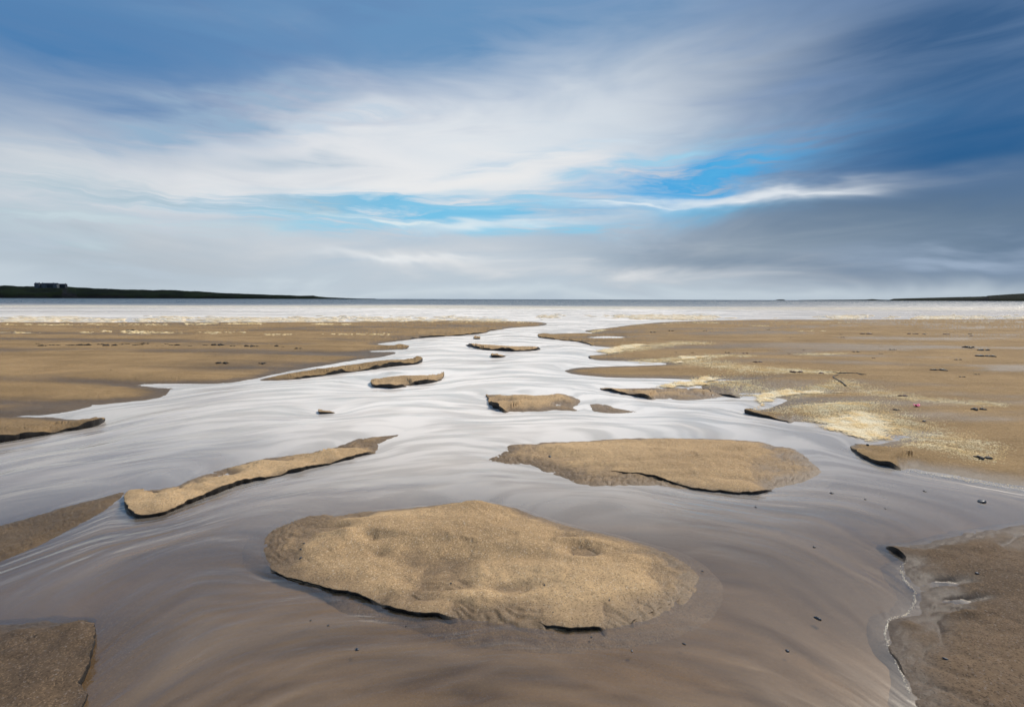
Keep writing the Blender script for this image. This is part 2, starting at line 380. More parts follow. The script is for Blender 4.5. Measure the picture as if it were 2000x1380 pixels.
def inside(x, y, P):
    ins = np.zeros(x.shape, bool); B = np.roll(P, -1, 0); order = np.argsort(y); ys = y[order]
    for i in range(len(P)):
        lo, hi = sorted((P[i, 1], B[i, 1])); a, b = np.searchsorted(ys, lo), np.searchsorted(ys, hi)
        if a == b: continue
        k = order[a:b]
        xi = (B[i, 0] - P[i, 0]) * (y[k] - P[i, 1]) / (B[i, 1] - P[i, 1]) + P[i, 0]
        ins[k] ^= x[k] < xi
    return ins
class Layer:
    def __init__(s, pts, h=0.05, w=0.15, lip=0.04, ds=5, step=(5, 3), bumps=(), amp=0.006, lam=0.4, jag=0.006, ter=0.003, skirt=0.2, uc=0.02, z0=-0.004, seed=0.0, wet=0.0, wetz=0.03, long=0.0, bk=1.8, dm=0.0, dml=0.15, cr=0.006, crl=0.22):
        s.__dict__.update({k: v for k, v in locals().items() if k != 's'})
        P = resample(catmull([p if len(p) > 2 else (p[0], p[1], 0) for p in pts], 6), ds)
        x, y = ground(P[:, 0], P[:, 1]); W = np.stack([x, y], 1)
        if 0.5 * np.sum(x * np.roll(y, -1) - y * np.roll(x, -1)) < 0: P = P[::-1]; W = W[::-1]
        T = np.roll(W, -1, 0) - np.roll(W, 1, 0); T /= np.linalg.norm(T, axis=1)[:, None] + 1e-12
        nrm = np.stack([T[:, 1], -T[:, 0]], 1)           # outward for a counter-clockwise ring
        D = np.hypot(W[:, 0], W[:, 1]); sc_ = np.clip(D / 2.5, 0.8, 5)
        W = W + nrm * (fbm(W[:, 0], W[:, 1], 0.09 * 1, 3, 0.6, seed + 3) * jag * sc_ ** 0.7 + fbm(W[:, 0], W[:, 1], 0.025, 2, 0.6, seed + 6) * jag * 0.5 * P[:, 2] + fbm(W[:, 0], W[:, 1], 0.24 * sc_, 2, 0.5, seed + 9) * jag * 1.3 * sc_ ** 0.7 + fbm(W[:, 0], W[:, 1], 0.6, 2, 0.5, seed + 5) * jag * 1.2 * sc_ ** 0.7)[:, None]
        s.ring, s.sc, s.nrm = W, np.clip(P[:, 2], 0, 1), nrm
    def height(s, x, y, px, py):
        d, f = seg_dist(x, y, s.ring, s.sc)
        f = sstep(0.15, 0.7, f)
        rise = 1 - np.exp(-d / s.w)
        g = s.z0 + (s.h - s.z0) * rise
        lipz = s.lip * np.clip(0.85 + 0.9 * fbm(x, y, 0.45, 3, 0.6, s.seed + 8), 0.2, 1.5)
        sp = lipz + (s.h - lipz) * (1 - np.exp(-d / (s.w * 1.5)))
        z = g * (1 - f) + sp * f
        near = rise * (1 - f) + f * 0.7 * np.clip(d / 0.08, 0.12, 1)
        z = z + near * (s.amp * fbm(x, y, s.lam, 3, 0.42, s.seed) + s.amp * 0.30 * fbm(x, y, s.lam * 0.3, 2, 0.4, s.seed + 1))
        if s.dm:
            z = z - s.dm * np.clip(perlin(x / s.dml + 7.7 + s.seed, y * 1.25 / s.dml - 2.2) - 0.12, 0, 1) ** 0.8 * np.clip(rise * 1.5, 0, 1) * (1 - 0.5 * f) * (0.4 + 0.6 * sstep(-0.3, 0.3, fbm(x, y, 0.6, 2, 0.5, s.seed + 16)))
        if s.cr:
            cx_ = x + 0.4 * s.crl * fbm(x, y, s.crl * 1.7, 2, 0.5, s.seed + 14); cy_ = y * 1.5 + 0.4 * s.crl * fbm(x, y, s.crl * 1.7, 2, 0.5, s.seed + 15)
            rg = np.clip(1 - np.abs(perlin(cx_ / s.crl + s.seed, cy_ / s.crl)) * 2.4, 0, 1) ** 2.5 + 0.5 * np.clip(1 - np.abs(perlin(cx_ / s.crl * 2.3 - s.seed, cy_ / s.crl * 2.3)) * 2.4, 0, 1) ** 2.5
            z = z - s.cr * rg * np.exp(-d / (s.crl * 1.3)) * np.clip(rise * 2.0, 0, 1) * (1 - 0.6 * f)
        if s.long: z = z + s.long * near * fbm(x * 0.35, y, 2.2, 3, 0.5, s.seed + 2)
        if s.ter:
            t = d / 0.045 + 2.2 * fbm(x, y, 0.28, 3, 0.5, s.seed + 4); fr = t - np.floor(t)
            z = z + s.ter * np.exp(-d / 0.11) * (1 - f) * rise * 2.0 * (sstep(0.0, 0.16, fr) * (1 - fr))
        for (bx, by, rx, ry, a) in s.bumps:
            z = z + s.bk * a * np.exp(-((px - bx) / rx) ** 2 - ((py - by) / ry) ** 2) * np.clip(rise * 1.6, 0, 1)
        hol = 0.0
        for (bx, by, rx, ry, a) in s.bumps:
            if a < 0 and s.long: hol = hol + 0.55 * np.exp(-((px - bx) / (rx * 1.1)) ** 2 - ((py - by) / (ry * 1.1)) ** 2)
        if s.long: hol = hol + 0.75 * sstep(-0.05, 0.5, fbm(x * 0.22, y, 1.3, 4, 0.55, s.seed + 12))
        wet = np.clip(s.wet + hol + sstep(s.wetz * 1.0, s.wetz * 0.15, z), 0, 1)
        return z, wet, d, f
    def build(s):
        rp = np.stack(to_px(s.ring[:, 0], s.ring[:, 1]), 1)
        x0, y0 = rp.min(0); x1, y1 = rp.max(0)
        gx, gy = np.meshgrid(np.arange(x0, x1, s.step[0]), np.arange(y0, y1, s.step[1]))
        gx = gx + (np.arange(gx.shape[0]) % 2)[:, None] * s.step[0] * 0.5
        gx = gx.ravel() + RNG.uniform(-.2, .2, gx.size) * s.step[0]; gy = gy.ravel() + RNG.uniform(-.2, .2, gy.size) * s.step[1]
        kp = inside(gx, gy, rp); gx, gy = gx[kp], gy[kp]
        nr = len(rp); pts = np.vstack([rp, np.stack([gx, gy], 1)])
        r = delaunay_2d_cdt([Vector((p[0], -p[1])) for p in pts.tolist()], [], [list(range(nr))], 1, 1e-5, True)
        out = np.array([(v[0], -v[1]) for v in r[0]]); tri = np.array([f for f in r[2] if len(f) == 3])
        cen = out[tri].mean(1); tri = tri[inside(cen[:, 0], cen[:, 1], rp)]
        x, y = ground(out[:, 0], out[:, 1])
        m = {}
        for j, o in enumerate(r[3]):
            for i in o:
                if i < nr: m[i] = j
        for i, j in m.items(): x[j], y[j] = s.ring[i]
        z, wet, d, f = s.height(x, y, out[:, 0], out[:, 1])
        V = [np.stack([x, y, z], 1)]; wets = [wet]; edges = [np.zeros(len(x))]
        idx = [m.get(i) for i in range(nr)]; ok = [i for i in range(nr) if idx[i] is not None]
        top = np.array([idx[i] for i in ok]); k = len(ok)
        R = s.ring[ok]; S = sstep(0.15, 0.7, s.sc[ok]); n = s.nrm[ok]; zt = z[top]
        rough = fbm(R[:, 0], R[:, 1], 0.05, 2, 0.6, s.seed + 7)
        base = len(x)
        o1 = (1 - S) * s.skirt * 0.4 + S * 0.004 * rough
        z1 = (1 - S) * (-0.014) + S * zt * (0.45 + 0.2 * rough)
        o2 = (1 - S) * s.skirt - S * s.uc
        z2 = np.full(k, -0.06)
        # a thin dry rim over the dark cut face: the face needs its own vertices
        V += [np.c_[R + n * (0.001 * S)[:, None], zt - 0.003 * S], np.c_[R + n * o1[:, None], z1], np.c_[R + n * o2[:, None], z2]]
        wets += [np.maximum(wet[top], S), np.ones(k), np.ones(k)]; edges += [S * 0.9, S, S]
        fs = [tri]
        a = np.arange(k); b = np.roll(a, -1)
        for q0, q1 in ((None, 0), (0, 1), (1, 2)):
            ua = top if q0 is None else base + q0 * k + a
            ub = np.roll(ua, -1); la = base + q1 * k + a; lb = np.roll(la, -1)
            fs.append(np.stack([ua, la, lb], 1)); fs.append(np.stack([ua, lb, ub], 1))
        return np.vstack(V), np.vstack(fs), np.concatenate(wets), np.concatenate(edges)
class Bank:
    def __init__(s, name, layers, mat=None):
        s.layers = layers; Vs, Fs, Ws, Es = [], [], [], []; off = 0
        for L in layers:
            V, F_, W_, E_ = L.build(); Vs.append(V); Fs.append(F_ + off); Ws.append(W_); Es.append(E_); off += len(V)
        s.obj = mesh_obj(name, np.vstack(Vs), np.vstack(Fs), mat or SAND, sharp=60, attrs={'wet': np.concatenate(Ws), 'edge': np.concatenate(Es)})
    def z(s, px, py):
        px = np.atleast_1d(np.asarray(px, float)); py = np.atleast_1d(np.asarray(py, float)); x, y = ground(px, py)
        best = np.full(px.shape, -0.02)
        for L in s.layers:
            ins = inside(x, y, L.ring)
            if not ins.any(): continue
            z, _, _, _ = L.height(x, y, px, py)
            best = np.where(ins, np.maximum(best, z), best)
        return best

# ------------------------------------------------------------------ setting: stream bed, water, sea
def fan(name, rows, us, mat, zf, kind='structure', attrs=False, extra=None):
    rows = np.array(rows); us = np.array(us)
    Yg = np.repeat(rows[:, None], len(us), 1); Xg = us[None, :] * np.maximum(Yg, 3.0)
    Z = zf(Xg, Yg); V = np.stack([Xg.ravel(), Yg.ravel(), Z.ravel()], 1)
    i, j = np.meshgrid(np.arange(len(rows) - 1), np.arange(len(us) - 1), indexing='ij'); a = (i * len(us) + j).ravel()
    Fq = np.stack([a, a + 1, a + 1 + len(us), a + len(us)], 1)
    at = extra(V) if extra else {'wet': np.full(len(V), 0.6), 'edge': np.zeros(len(V))} if attrs else None
    o = mesh_obj(name, V, Fq, mat, attrs=at); o['kind'] = kind; return o
def bed_z(x, y):
    near = np.exp(-np.maximum(y, 0) / 12)
    return -0.024 - 0.012 * np.clip(y / 20, 0, 1) + near * (0.007 * fbm(x, y, 0.8, 3, 0.5, 21) + 0.006 * fbm(x, y * 2.2, 0.35, 3, 0.5, 22))
rows = [-25, -10, -4, -1.5, 0] + list(1116.0 / np.linspace(1500, 34, 520)) + [45, 80, 200, 800, 4000, 40000]
fan('stream_bed', rows, np.linspace(-1.9, 1.9, 300), BED, lambda x, y: np.where(y < 35, bed_z(x, y), -0.1 - 0.03 * (np.minimum(y, 80) - 35)))
SHORE = 23.5
fan('sea', [SHORE, 30, 40, 60, 90, 150, 300, 700, 2000, 6000, 20000, 60000], np.linspace(-1.9, 1.9, 24), WATER, lambda x, y: 0 * x, extra=lambda V: {'bank_distance': np.full(len(V), 9.0)})

# ------------------------------------------------------------------ setting: the two halves of the beach
LEFT = Bank('beach_left', [
    Layer([(-900, 627), (-200, 628), (60, 629), (400, 629), (700, 628), (900, 626), (1040, 628), (1074, 632), (1055, 637), (1005, 640), (965, 645, .6), (942, 651, 1), (905, 655, 1), (850, 658, 1), (805, 662, .6), (768, 668),
           (740, 672), (770, 674, .3), (798, 676, .9), (795, 681, .7), (762, 684), (725, 686), (772, 687, .3), (776, 692, .2), (745, 698), (700, 703), (650, 712), (580, 724), (515, 737), (450, 750), (390, 755), (350, 761), (343, 768), (318, 778),
           (250, 787), (200, 795), (150, 804), (100, 811), (0, 818), (-300, 838), (-900, 880)],
          h=0.075, w=1.1, lip=0.045, ds=6, step=(6, 1.6), amp=0.004, lam=1.2, jag=0.01, ter=0.004, long=0.012, cr=0.012, crl=0.6, skirt=0.35, wetz=0.022, seed=1,
          bumps=[(330, 752, 150, 8, -0.030), (240, 738, 170, 7, 0.014), (420, 722, 110, 7, -0.016), (660, 692, 90, 4, -0.022), (690, 678, 90, 3, 0.012), (150, 790, 200, 9, -0.015), (560, 712, 120, 5, -0.014)])], BEACH)
tag(LEFT.obj, kind='structure')
RIGHT = Bank('beach_right', [
    Layer([(2900, 618), (2300, 621), (1930, 623), (1700, 624), (1500, 624), (1370, 626), (1290, 629), (1235, 634), (1180, 641), (1135, 646), (1160, 651), (1140, 650), (1090, 651), (1048, 654, 1), (1052, 659, 1), (1080, 662, .9), (1096, 664, 1), (1125, 667, 1), (1148, 672, 1), (1162, 676, .1),
           (1205, 680), (1170, 684, .5), (1190, 688), (1160, 694, .3), (1150, 698, .6), (1165, 703, .3), (1230, 706), (1300, 710), (1250, 713), (1180, 715), (1120, 718), (1097, 724), (1115, 731), (1180, 737), (1260, 740), (1330, 741), (1370, 746),
           (1360, 757), (1380, 763, .9), (1405, 769, 1), (1432, 775, .6), (1470, 776), (1510, 777), (1530, 782), (1500, 795), (1470, 801, .3), (1453, 806, .9), (1480, 813, 1), (1530, 822, .8), (1560, 826), (1620, 832), (1680, 840), (1740, 852),
           (1715, 864), (1680, 866, .3), (1662, 872, 1), (1665, 884, 1), (1692, 899, 1), (1722, 909, .9), (1760, 916, .3), (1810, 923), (1870, 932), (1930, 943), (2100, 968), (2500, 1010), (3000, 1050)],
          h=0.08, w=1.0, lip=0.03, ds=6, step=(6, 1.8), amp=0.004, lam=1.0, jag=0.01, ter=0.004, long=0.012, cr=0.012, crl=0.6, skirt=0.3, wetz=0.024, seed=2, bk=2.6,
          bumps=[(1560, 752, 140, 8, 0.016), (1600, 800, 130, 9, 0.02), (1540, 768, 120, 4, -0.02), (1420, 742, 80, 4, -0.02), (1300, 727, 140, 6, 0.014), (1830, 880, 110, 16, 0.02), (1780, 852, 60, 8, -0.012), (1190, 659, 45, 2.5, -0.05)])], BEACH)
tag(RIGHT.obj, kind='structure')

# ------------------------------------------------------------------ sand islands in the stream
def island(layers, label, mat=None, group='sand islands in the stream'):
    b = Bank('sand_island', layers, mat); tag(b.obj, label, 'sand island', group); return b
A = island([
    Layer([(509, 1058), (530, 1034), (565, 1018), (610, 1004), (700, 1000), (900, 990), (1100, 1030), (1300, 1075), (1345, 1098), (1372, 1128), (1365, 1160), (1330, 1190), (1250, 1222), (1100, 1236), (950, 1222), (760, 1180), (560, 1128, .8), (532, 1114, .5), (515, 1088, .2)],
          h=0.015, w=0.07, lip=0.008, ds=3.5, step=(3.5, 2.6), amp=0.004, lam=0.2, ter=0.012, skirt=0.14, wet=0.08, seed=4, z0=-0.006),
    Layer([(566, 1070), (590, 1044), (630, 1016), (655, 1005), (700, 997), (760, 992), (830, 986), (885, 980), (935, 978), (985, 987), (1015, 994), (1060, 1010), (1110, 1023), (1170, 1038), (1230, 1053), (1282, 1070), (1306, 1086), (1322, 1106), (1320, 1134), (1310, 1160, .8), (1310, 1178, 1), (1272, 1198, 1), (1236, 1210, .7), (1215, 1226),
           (1190, 1230), (1164, 1229, .8), (1112, 1230, 1), (1060, 1223, .9), (1030, 1214), (975, 1207), (920, 1211), (872, 1206, .5), (820, 1199, 1), (775, 1190, 1), (745, 1181, .4), (690, 1164, 1), (645, 1153, 1), (600, 1142, 1), (560, 1129, 1), (545, 1118, .9), (556, 1095)],
          h=0.080, w=0.26, lip=0.011, ds=3.5, step=(3.4, 2.6), amp=0.013, lam=0.30, jag=0.0065, ter=0.006, skirt=0.1, uc=0.03, seed=5, bk=2.1, dm=0.026, dml=0.17, cr=0.010, crl=0.16,
          bumps=[(860, 1108, 105, 36, -0.019), (660, 1038, 28, 9, -0.016), (672, 1054, 30, 8, 0.008), (725, 1060, 30, 8, -0.014), (690, 1010, 34, 7, -0.014), (1140, 1087, 42, 12, -0.022), (1130, 1066, 46, 8, 0.012), (1105, 1056, 36, 8, -0.014),
                 (870, 1150, 60, 10, -0.016), (945, 1183, 46, 18, 0.016), (1000, 1158, 60, 9, -0.012), (900, 1190, 26, 10, -0.014), (765, 1152, 44, 14, 0.010), (1030, 1100, 60, 12, -0.010), (1300, 1104, 16, 12, 0.016), (1285, 1126, 14, 10, -0.014), (1250, 1085, 40, 10, -0.008), (740, 1090, 26, 8, -0.008), (590, 1075, 26, 10, 0.010), (935, 990, 80, 14, 0.02), (820, 1172, 40, 10, -0.012), (1180, 1200, 60, 12, -0.006)])],
    'big golden-brown rippled sand island nearest the camera, cut dark along its front')
B = island([
    Layer([(948, 899), (985, 880), (1010, 866), (1300, 870), (1530, 872), (1575, 890), (1608, 922), (1590, 934), (1572, 942), (1530, 951), (1490, 958), (1400, 962), (1300, 952), (1240, 949), (1172, 952), (1128, 946), (1098, 934), (1060, 922), (1046, 912, .3), (1030, 908, .3), (985, 906)],
          h=0.024, w=0.1, lip=0.012, ds=4, step=(4, 2.2), amp=0.008, lam=0.25, ter=0.014, cr=0.014, crl=0.2, skirt=0.14, seed=6, wet=0.15),
    Layer([(1020, 893), (1030, 872), (1055, 863), (1120, 861), (1200, 857), (1310, 854), (1400, 856), (1480, 861), (1515, 870), (1540, 892), (1530, 915), (1515, 935), (1500, 955, .4), (1480, 963, 1), (1440, 963, 1), (1395, 960, 1), (1345, 954, 1), (1295, 941, 1), (1250, 931, 1), (1205, 924, .8), (1160, 925), (1110, 926), (1070, 917), (1030, 904)],
          h=0.085, w=0.34, lip=0.02, ds=4, step=(4, 2.2), amp=0.013, lam=0.4, jag=0.010, ter=0.007, skirt=0.14, uc=0.02, seed=7, dm=0.026, dml=0.24, cr=0.020, crl=0.24,
          bumps=[(1060, 880, 50, 6, 0.012), (1090, 900, 60, 6, -0.016), (1150, 912, 80, 5, 0.012), (1300, 870, 150, 9, 0.010), (1400, 888, 40, 3, -0.007), (1200, 873, 40, 2.5, -0.006), (1520, 905, 50, 8, -0.012)])],
    'broad flat-topped sand island with a dark broken front lip behind the nearest one')
C = island([Layer([(250, 976, .9), (258, 963, .5), (290, 955), (340, 948), (395, 927), (430, 918), (480, 906), (520, 896), (560, 890), (610, 882), (660, 870), (692, 858), (720, 853), (760, 850), (797, 841), (778, 852, .3), (748, 866, .2), (742, 878), (715, 887, .6), (690, 894, 1), (640, 908, 1), (580, 922, 1), (540, 930, 1),
           (500, 938, 1), (465, 947, .8), (432, 960, .8), (400, 972, 1), (360, 988, 1), (322, 1005, 1), (290, 1010, 1), (264, 1004, 1), (251, 990, 1)],
          h=0.062, w=0.2, lip=0.03, ds=3.5, step=(3.5, 2.2), amp=0.013, lam=0.3, jag=0.011, ter=0.006, skirt=0.14, uc=0.03, seed=8, dm=0.024, dml=0.18, cr=0.020, crl=0.2,
          bumps=[(440, 928, 60, 8, -0.014), (520, 912, 60, 6, 0.012), (585, 908, 70, 7, -0.014), (680, 878, 40, 6, -0.012), (640, 893, 40, 5, 0.008), (720, 868, 30, 4, -0.010)])],
    'long narrow sand ridge on the left, black undercut edge, tapering to a point')
D_ = island([Layer([(-300, 1180), (-300, 1080), (-60, 1040), (70, 1008), (120, 992), (180, 976), (248, 957), (238, 972), (205, 998), (140, 1030), (70, 1066), (-60, 1120)],
          h=0.006, w=0.05, lip=0.005, ds=5, step=(4, 2.4), amp=0.0025, lam=0.2, ter=0.009, skirt=0.14, wet=0.95, wetz=0.012, seed=9, z0=-0.001, cr=0.0)],
    'low wet grooved sand spit at the left edge beside the long ridge', BEACH)
E_ = island([Layer([(-400, 1250), (-100, 1222), (70, 1214), (128, 1211), (158, 1213, .3), (180, 1226, .8), (192, 1250, 1), (190, 1276, 1), (180, 1304, 1), (168, 1340, 1), (160, 1390, 1), (150, 1450, 1), (100, 1560), (-400, 1560)],
          h=0.05, w=0.12, lip=0.035, ds=4, step=(5, 4), amp=0.008, lam=0.3, jag=0.011, skirt=0.1, uc=0.03, wet=0.25, seed=10, dm=0.02, cr=0.008)],
    'dark coarse damp sand bank in the bottom left corner', SAND_DAMP)
F_ = island([Layer([(1733, 1067, .3), (1765, 1061), (1800, 1055), (1860, 1043), (1930, 1031), (2060, 1012), (2500, 960), (2700, 1250), (2300, 1600), (1860, 1560), (1800, 1420), (1775, 1350, .3), (1755, 1302, .4), (1736, 1262, .3), (1727, 1236), (1735, 1209), (1768, 1199), (1788, 1174, .2), (1785, 1150, .2), (1766, 1130), (1757, 1104), (1770, 1093, .5), (1752, 1081, .7)],
          h=0.05, w=0.16, lip=0.026, ds=4, step=(5, 3.4), amp=0.008, lam=0.4, jag=0.007, ter=0.006, skirt=0.1, uc=0.02, wet=0.12, seed=11, dm=0.02, dml=0.2, cr=0.016, crl=0.22,
          bumps=[(1850, 1140, 60, 7, -0.016), (1890, 1175, 60, 7, -0.018), (1880, 1210, 50, 6, 0.01), (1760, 1225, 30, 12, 0.012), (1850, 1195, 60, 5, -0.012), (1870, 1080, 60, 10, 0.01)])],
    'dark wet sand bank with white foam rim in the bottom right corner', SAND_DAMP)
G_ = island([Layer([(-700, 812), (-200, 808), (70, 813), (140, 818), (207, 823, .9), (180, 834, 1), (120, 843, 1), (70, 854, 1), (-200, 900, 1), (-700, 960)],
          h=0.06, w=0.3, lip=0.05, ds=4, step=(5, 2), amp=0.004, wet=0.3, jag=0.010, skirt=0.2, uc=0.03, seed=12)],
    'sand bank with black cut edge at the left edge, pointing into the stream', BEACH)
H_ = island([Layer([(823, 704, .9), (800, 702), (750, 704), (700, 710), (640, 718), (560, 729), (505, 742), (540, 743), (600, 738, .7), (650, 731, 1), (700, 725, 1), (760, 717, 1), (822, 711, 1)],
          h=0.075, w=0.3, lip=0.06, ds=4, step=(4, 1.5), amp=0.004, jag=0.01, skirt=0.25, uc=0.03, seed=13)],
    'long thin sand tongue with a straight black front edge, left of the channel', BEACH)
O_ = island([Layer([(725, 748, .8), (740, 739), (790, 734), (840, 734), (870, 733, .6), (862, 743, 1), (840, 749, 1), (815, 752, .8), (790, 753), (782, 756, .7), (768, 758, 1), (740, 757, 1), (725, 755, 1)],
          h=0.085, w=0.25, lip=0.05, ds=3, step=(3, 1.4), amp=0.005, jag=0.01, ter=0.004, skirt=0.2, uc=0.03, seed=14)],
    'smooth leaf-shaped sand island with notched dark front, left of mid-channel')
M_ = island([Layer([(945, 772, .9), (1000, 771), (1060, 771), (1090, 768), (1130, 778), (1137, 785, .3), (1118, 796), (1132, 803), (1090, 801), (1060, 804), (1005, 804), (975, 802, .8), (955, 795, 1), (946, 783, 1)],
          h=0.075, w=0.3, lip=0.05, ds=3, step=(3, 1.5), amp=0.008, lam=0.5, jag=0.014, ter=0.012, skirt=0.25, uc=0.03, seed=15, cr=0.02, crl=0.4, bumps=[(1010, 785, 60, 3, -0.02), (1090, 790, 20, 6, -0.02), (1040, 777, 40, 4, 0.01)])],
    'blocky creased sand island in mid-channel with broken left end')
N_ = island([Layer([(1147, 790), (1160, 787), (1192, 789), (1212, 796), (1256, 804), (1222, 808), (1180, 809), (1152, 801)], h=0.03, w=0.2, ds=3, step=(3, 1.5), amp=0.006, jag=0.012, ter=0.01, skirt=0.25, seed=16, cr=0.012, crl=0.3)],
    'small low ragged sand island just right of the blocky creased one')
J_ = island([Layer([(1168, 759, .9), (1225, 757), (1310, 757), (1395, 759), (1425, 768), (1400, 778), (1335, 782), (1295, 780), (1255, 777, .7), (1235, 774, 1), (1200, 767, 1)],
          h=0.055, w=0.35, lip=0.04, ds=3, step=(4, 1.5), amp=0.006, jag=0.012, ter=0.010, skirt=0.25, uc=0.03, seed=17, cr=0.03, crl=0.4, bumps=[(1260, 765, 40, 2, -0.015), (1350, 770, 50, 3, -0.012)])],
    'flat pointed sand wedge beside the foamy inlet on the right')
P_ = island([Layer([(912, 675, .5), (930, 672), (1000, 676), (1045, 678), (1048, 684, 1), (1000, 686, 1), (950, 683, 1), (930, 680, .8)], h=0.075, w=0.4, lip=0.06, ds=3, step=(3, 1), amp=0.004, jag=0.01, skirt=0.3, uc=0.03, seed=18)],
    'thin straight sand slab far up the channel')
Q_ = island([Layer([(623, 803, .9), (640, 801), (658, 804), (650, 807, .5), (625, 808, 1)], h=0.035, w=0.15, lip=0.03, ds=2, step=(2, 1), amp=0.003, jag=0.004, skirt=0.1, seed=19)],
    'tiny lone sand lump in the open water on the left')
R_ = island([Layer([(958, 694, .9), (972, 692), (988, 694), (980, 698, .9), (961, 698, 1)], h=0.06, w=0.2, lip=0.045, ds=2, step=(2, 1), amp=0.003, jag=0.004, skirt=0.15, seed=20)],
    'tiny sand lump just below the thin straight slab in the channel')
S_ = island([Layer([(925, 659, .9), (932, 657), (939, 659, .8), (937, 662, 1), (926, 662, 1)], h=0.06, w=0.2, lip=0.05, ds=2, step=(2, 1), amp=0.002, jag=0.004, skirt=0.15, seed=21)],
    'tiny dark-edged sand block farthest up the channel by the left bank')

# ------------------------------------------------------------------ the stream's surface, which knows how far off the sand is
BANKS = [LEFT, RIGHT, A, B, C, D_, E_, F_, G_, H_, O_, M_, N_, J_, P_, Q_, R_, S_]
def bank_distance(V):
    x, y = V[:, 0], V[:, 1]; best = np.full(len(V), 4.0)
    for bk in BANKS:
        P = bk.layers[-1].ring; P = P[::3] if len(P) > 60 else P
        k = np.where((x > P[:, 0].min() - 2) & (x < P[:, 0].max() + 2) & (y > P[:, 1].min() - 2) & (y < P[:, 1].max() + 2))[0]
        if len(k) == 0: continue
        d, _ = seg_dist(x[k], y[k], P, np.zeros(len(P))); d[inside(x[k], y[k], P)] = 0; best[k] = np.minimum(best[k], d)
    return {'bank_distance': best}
fan('stream', [-25, -10, -4, -1.5, 0] + list(1116.0 / np.linspace(1300, 1116.0 / SHORE, 170)), np.linspace(-1.9, 1.9, 260), WATER, lambda x, y: 0 * x, extra=bank_distance)

# ------------------------------------------------------------------ headlands
def headland(prof, Y0, name, seed, depth=420.0):
    prof = np.array(prof, float); xs = np.arange(prof[0, 0], prof[-1, 0], 2.0); tops = np.interp(xs, prof[:, 0], prof[:, 1])
    vs_ = np.array([0, .02, .05, .09, .14, .2, .27, .35, .45, .6, .8, 1.0]); V = []
    hor = 584.3 + (xs - 1000) * math.tan(ROLL)
    Y00 = np.interp(xs, prof[:, 0], np.linspace(Y0[0], Y0[1], len(prof)))
    crest = Y00 + 0.27 * depth
    _, zc = at_dist(xs, tops, crest)
    for v in vs_:
        Y = Y00 + v * depth; xw = (xs - CX) / F_PX * Y * 1.0
        dd = ray(xs, hor); xw = dd[:, 0] / dd[:, 1] * Y
        g = np.interp(v, [0, .02, .05, .09, .14, .2, .27, .5, 1], [0, .28, .42, .52, .68, .86, 1.0, .98, .5])
        z = np.maximum(zc, 0.4) * (g + 0.10 * (0.0 if v == 0 else 1) * fbm(xw, np.full_like(xw, Y.mean()), 60, 4, 0.55, seed) * (1 - g * 0.35)) - (3.0 if v == 0 else 0)
        V.append(np.stack([xw, Y, z], 1))
    n = len(xs); V = np.vstack(V); i, j = np.meshgrid(np.arange(len(vs_) - 1), np.arange(n - 1), indexing='ij'); a = (i * n + j).ravel()
    o = mesh_obj(name, V, np.stack([a, a + 1, a + 1 + n, a + n], 1), LAND); tag(o, kind='structure'); return o
headland([(-700, 548), (-200, 555), (0, 558), (70, 559), (122, 558), (134, 559.5), (150, 561), (200, 563), (250, 565.2), (300, 566.4), (345, 566.3), (400, 570), (450, 572.5), (500, 574.4), (540, 575.8), (590, 577.2), (612, 577.0), (622, 579.0), (640, 580.4), (670, 581.6), (700, 582.8), (735, 583.2)], (1300, 2300), 'headland_left', 31)
headland([(1735, 586.0), (1745, 583.2), (1780, 582.2), (1830, 581.2), (1870, 580.2), (1905, 579.6), (1922, 578.5), (1930, 577.6), (2000, 573), (2200, 562), (2700, 550)], (2000, 1200), 'headland_right', 33)
headland([(1560, 585.8), (1600, 585.4), (1650, 585.2), (1690, 584.9), (1704, 584.0), (1715, 585.0), (1745, 585.6), (1770, 586)], (2600, 2400), 'low_rocky_point', 35, 200)
headland([(1515, 585.6), (1522, 584.6), (1530, 584.7), (1535, 585.7)], (3000, 3000), 'rocky_islet', 36, 60)

# houses on the left headland
WALL_W = simple('white_render', (0.10, 0.115, 0.125), (0.06, 0.07, 0.08), 0.5, 0.9)
WALL_D = simple('grey_render', (0.02, 0.028, 0.036), (0.03, 0.038, 0.046), 0.5, 0.9)
SLATE = simple('slate_roof', (0.02, 0.028, 0.045), (0.03, 0.038, 0.055), 0.5, 0.8)
PANE = simple('window_glass', (0.015, 0.02, 0.025), (0.02, 0.025, 0.03), 1.0, 0.15)
def box(V, F_, x0, x1, y0, y1, z0, z1):
    b = len(V); V += [(x0, y0, z0), (x1, y0, z0), (x1, y1, z0), (x0, y1, z0), (x0, y0, z1), (x1, y0, z1), (x1, y1, z1), (x0, y1, z1)]
    F_ += [(b, b + 3, b + 2, b + 1), (b + 4, b + 5, b + 6, b + 7), (b, b + 1, b + 5, b + 4), (b + 1, b + 2, b + 6, b + 5), (b + 2, b + 3, b + 7, b + 6), (b + 3, b, b + 4, b + 7)]
